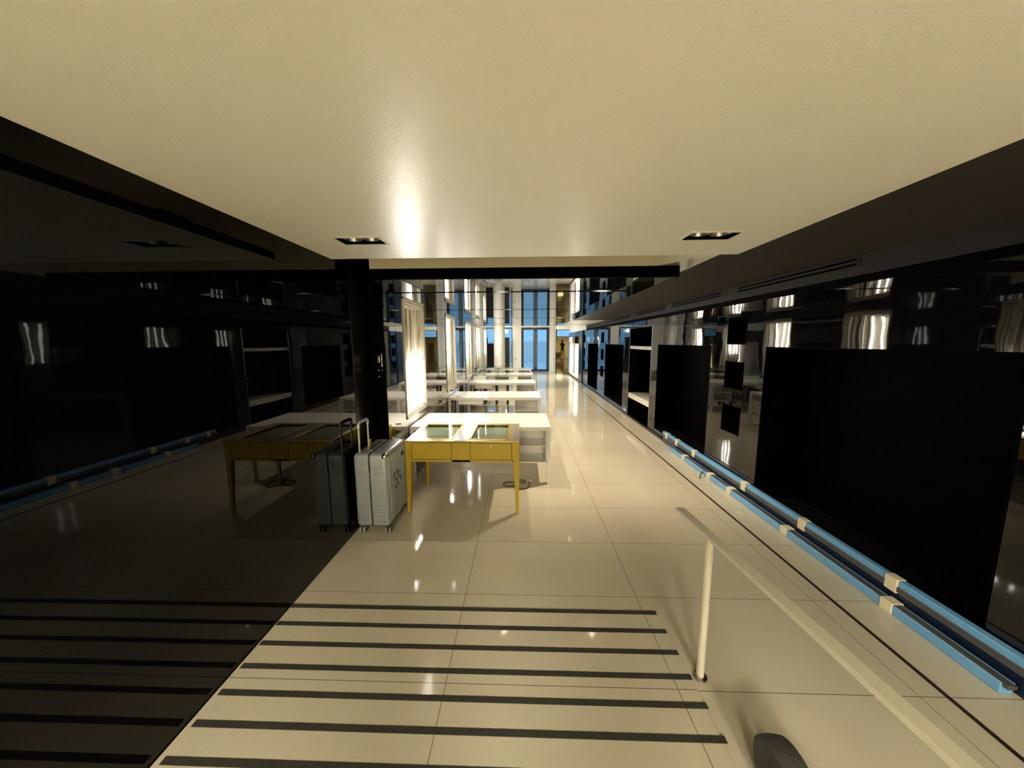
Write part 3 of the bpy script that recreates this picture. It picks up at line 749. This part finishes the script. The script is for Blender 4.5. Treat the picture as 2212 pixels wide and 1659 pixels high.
# globe lamp
t = thing('globe_lamp', 'small glowing globe lamp above the tall black display board', 'lamp', (-.84, 18.25, 2.21))
MB().lathe([(.004, .09), (.05, .07), (.075, 0), (.06, -.06), (.03, -.10), (.003, -.11)], (-.84, 18.25, 2.21), n=24).build('globe', 'bulb', t, smooth=True)
MB().cyl((-.84, 18.25, 2.29), (-.84, 18.25, 2.9), .008, n=8).build('stem', 'satin_black', t)
# fire sign
t = thing('wall_sign', 'small red and white safety sign on the pale wall left of the doors', 'sign', (-.38, YF, .68))
MB().box(-.43, -.33, YF-.006, YF, .62, .75).build('plate', 'white_plate', t)
MB().box(-.425, -.41, YF-.008, YF-.006, .625, .745).box(-.41, -.335, YF-.008, YF-.006, .73, .745).box(-.41, -.35, YF-.008, YF-.006, .68, .694).box(-.41, -.335, YF-.008, YF-.006, .625, .64).box(-.352, -.337, YF-.008, YF-.006, .66, .72).build('print', 'red', t)
# broom leaning on the wall
t = thing('broom', 'broom with yellow bristles leaning on the wall left of the doors', 'broom', (-.62, 18.1, 0))
MB().tube([(-.625, 18.20, .48), (-.56, 18.46, 1.66)], .016, 10).build('pole', 'wood', t, smooth=True)
MB().prism([(-.665, .0), (-.56, .0), (-.585, .40), (-.62, .46), (-.645, .40)], 'y', 18.15, 18.24).build('bristles', 'straw', t, bevel=.01)

# exterior beyond the doors
struct(MB().box(-14, 16, YF+.25, 60, -.08, -.02).build('pavement', 'pavement'))
tag(MB().box(-14, 16, 27.0, 28, -.02, 1.66).build('street_wall', 'facade'), 'low blue grey wall across the street seen through the glass doors', 'wall')

# ------------------------------------------------------------------ photographer, standing right behind the viewpoint
def skin_chain(verts, edges, radii, name, m, parent, off):
    me = bpy.data.meshes.new(name)
    me.from_pydata([Vector(v)-Vector(off) for v in verts], edges, [])
    me.materials.append(M[m])
    o = bpy.data.objects.new(name, me); COL.objects.link(o); o.parent = parent
    sk = o.modifiers.new('skin', 'SKIN'); sk.use_smooth_shade = True
    if not me.skin_vertices:
        bm = bmesh.new(); bm.from_mesh(me); bm.verts.layers.skin.verify(); bm.to_mesh(me); bm.free()
    sv = me.skin_vertices[0].data
    for i, r in enumerate(radii): sv[i].radius = (r if isinstance(r, tuple) else (r, r))
    sv[0].use_root = True
    s = o.modifiers.new('sub', 'SUBSURF'); s.levels = 1; s.render_levels = 2
    return o
py = -.46
pt = thing('person', 'person in dark clothes holding up a phone, seen only mirrored in the far bronze panel', 'person', (0, py, 0))
V = [(0, py, .96), (0, py, 1.12), (0, py, 1.30), (0, py, 1.43), (0, py+.01, 1.52), (0, py+.02, 1.60), (0, py+.02, 1.72), (0, py+.01, 1.79),
     (-.18, py, 1.41), (-.235, py+.06, 1.20), (-.10, py+.30, 1.50), (-.055, py+.37, 1.585),
     (.18, py, 1.41), (.235, py+.06, 1.20), (.10, py+.30, 1.50), (.055, py+.37, 1.585),
     (-.10, py, .90), (-.11, py+.01, .50), (-.115, py-.02, .10), (-.12, py+.13, .05),
     (.10, py, .90), (.11, py+.01, .50), (.115, py-.02, .10), (.12, py+.13, .05)]
Eg = [(0,1),(1,2),(2,3),(3,4),(4,5),(5,6),(6,7),(3,8),(8,9),(9,10),(10,11),(3,12),(12,13),(13,14),(14,15),(0,16),(16,17),(17,18),(18,19),(0,20),(20,21),(21,22),(22,23)]
Rd = [(.16,.12),(.15,.11),(.17,.12),(.10,.09),(.055,.055),(.07,.08),(.08,.095),(.055,.06),
      .065,.052,.038,.034,.065,.052,.038,.034,.09,.07,.05,.04,.09,.07,.05,.04]
skin_chain(V, Eg, Rd, 'body', 'dark_cloth', pt, (0, py, 0))
MB().lathe([(.005, 1.845), (.05, 1.838), (.085, 1.80), (.098, 1.75), (.096, 1.70), (.085, 1.66)], (0, py-.005, 0), n=24).build('hair', 'hair', pt, smooth=True)
fm = MB()
fm.lathe([(.004, 1.575), (.035, 1.582), (.058, 1.61), (.070, 1.66), (.074, 1.71), (.066, 1.77), (.02, 1.80)], (0, py+.036, 0), n=24)
fm.tube([(0, py+.10, 1.70), (0, py+.122, 1.672), (0, py+.105, 1.664)], [.008, .013, .008], 8)
fm.build('face', 'skin', pt, smooth=True)
for s in (-1, 1):
    m = MB()
    m.tube([(s*.055, py+.35, 1.565), (s*.055, py+.40, 1.61)], [.032, .030], 10)
    for k in range(4):
        m.tube([(s*(.055+.006*k), py+.40, 1.575+.022*k), (s*(.05+.004*k), py+.43, 1.58+.022*k), (s*.028, py+.437, 1.583+.022*k)], [.009, .0085, .007], 8)
    m.tube([(s*.045, py+.38, 1.60), (s*.032, py+.405, 1.625), (s*.02, py+.415, 1.64)], [.011, .010, .008], 8)
    m.build('hand', 'skin', pt, smooth=True)
tag(MB().box(-.037, .037, -.030, -.021, 1.575, 1.722).build('phone', 'satin_black', bevel=.003), 'black phone held up in the mirrored photographer\'s hands', 'phone')
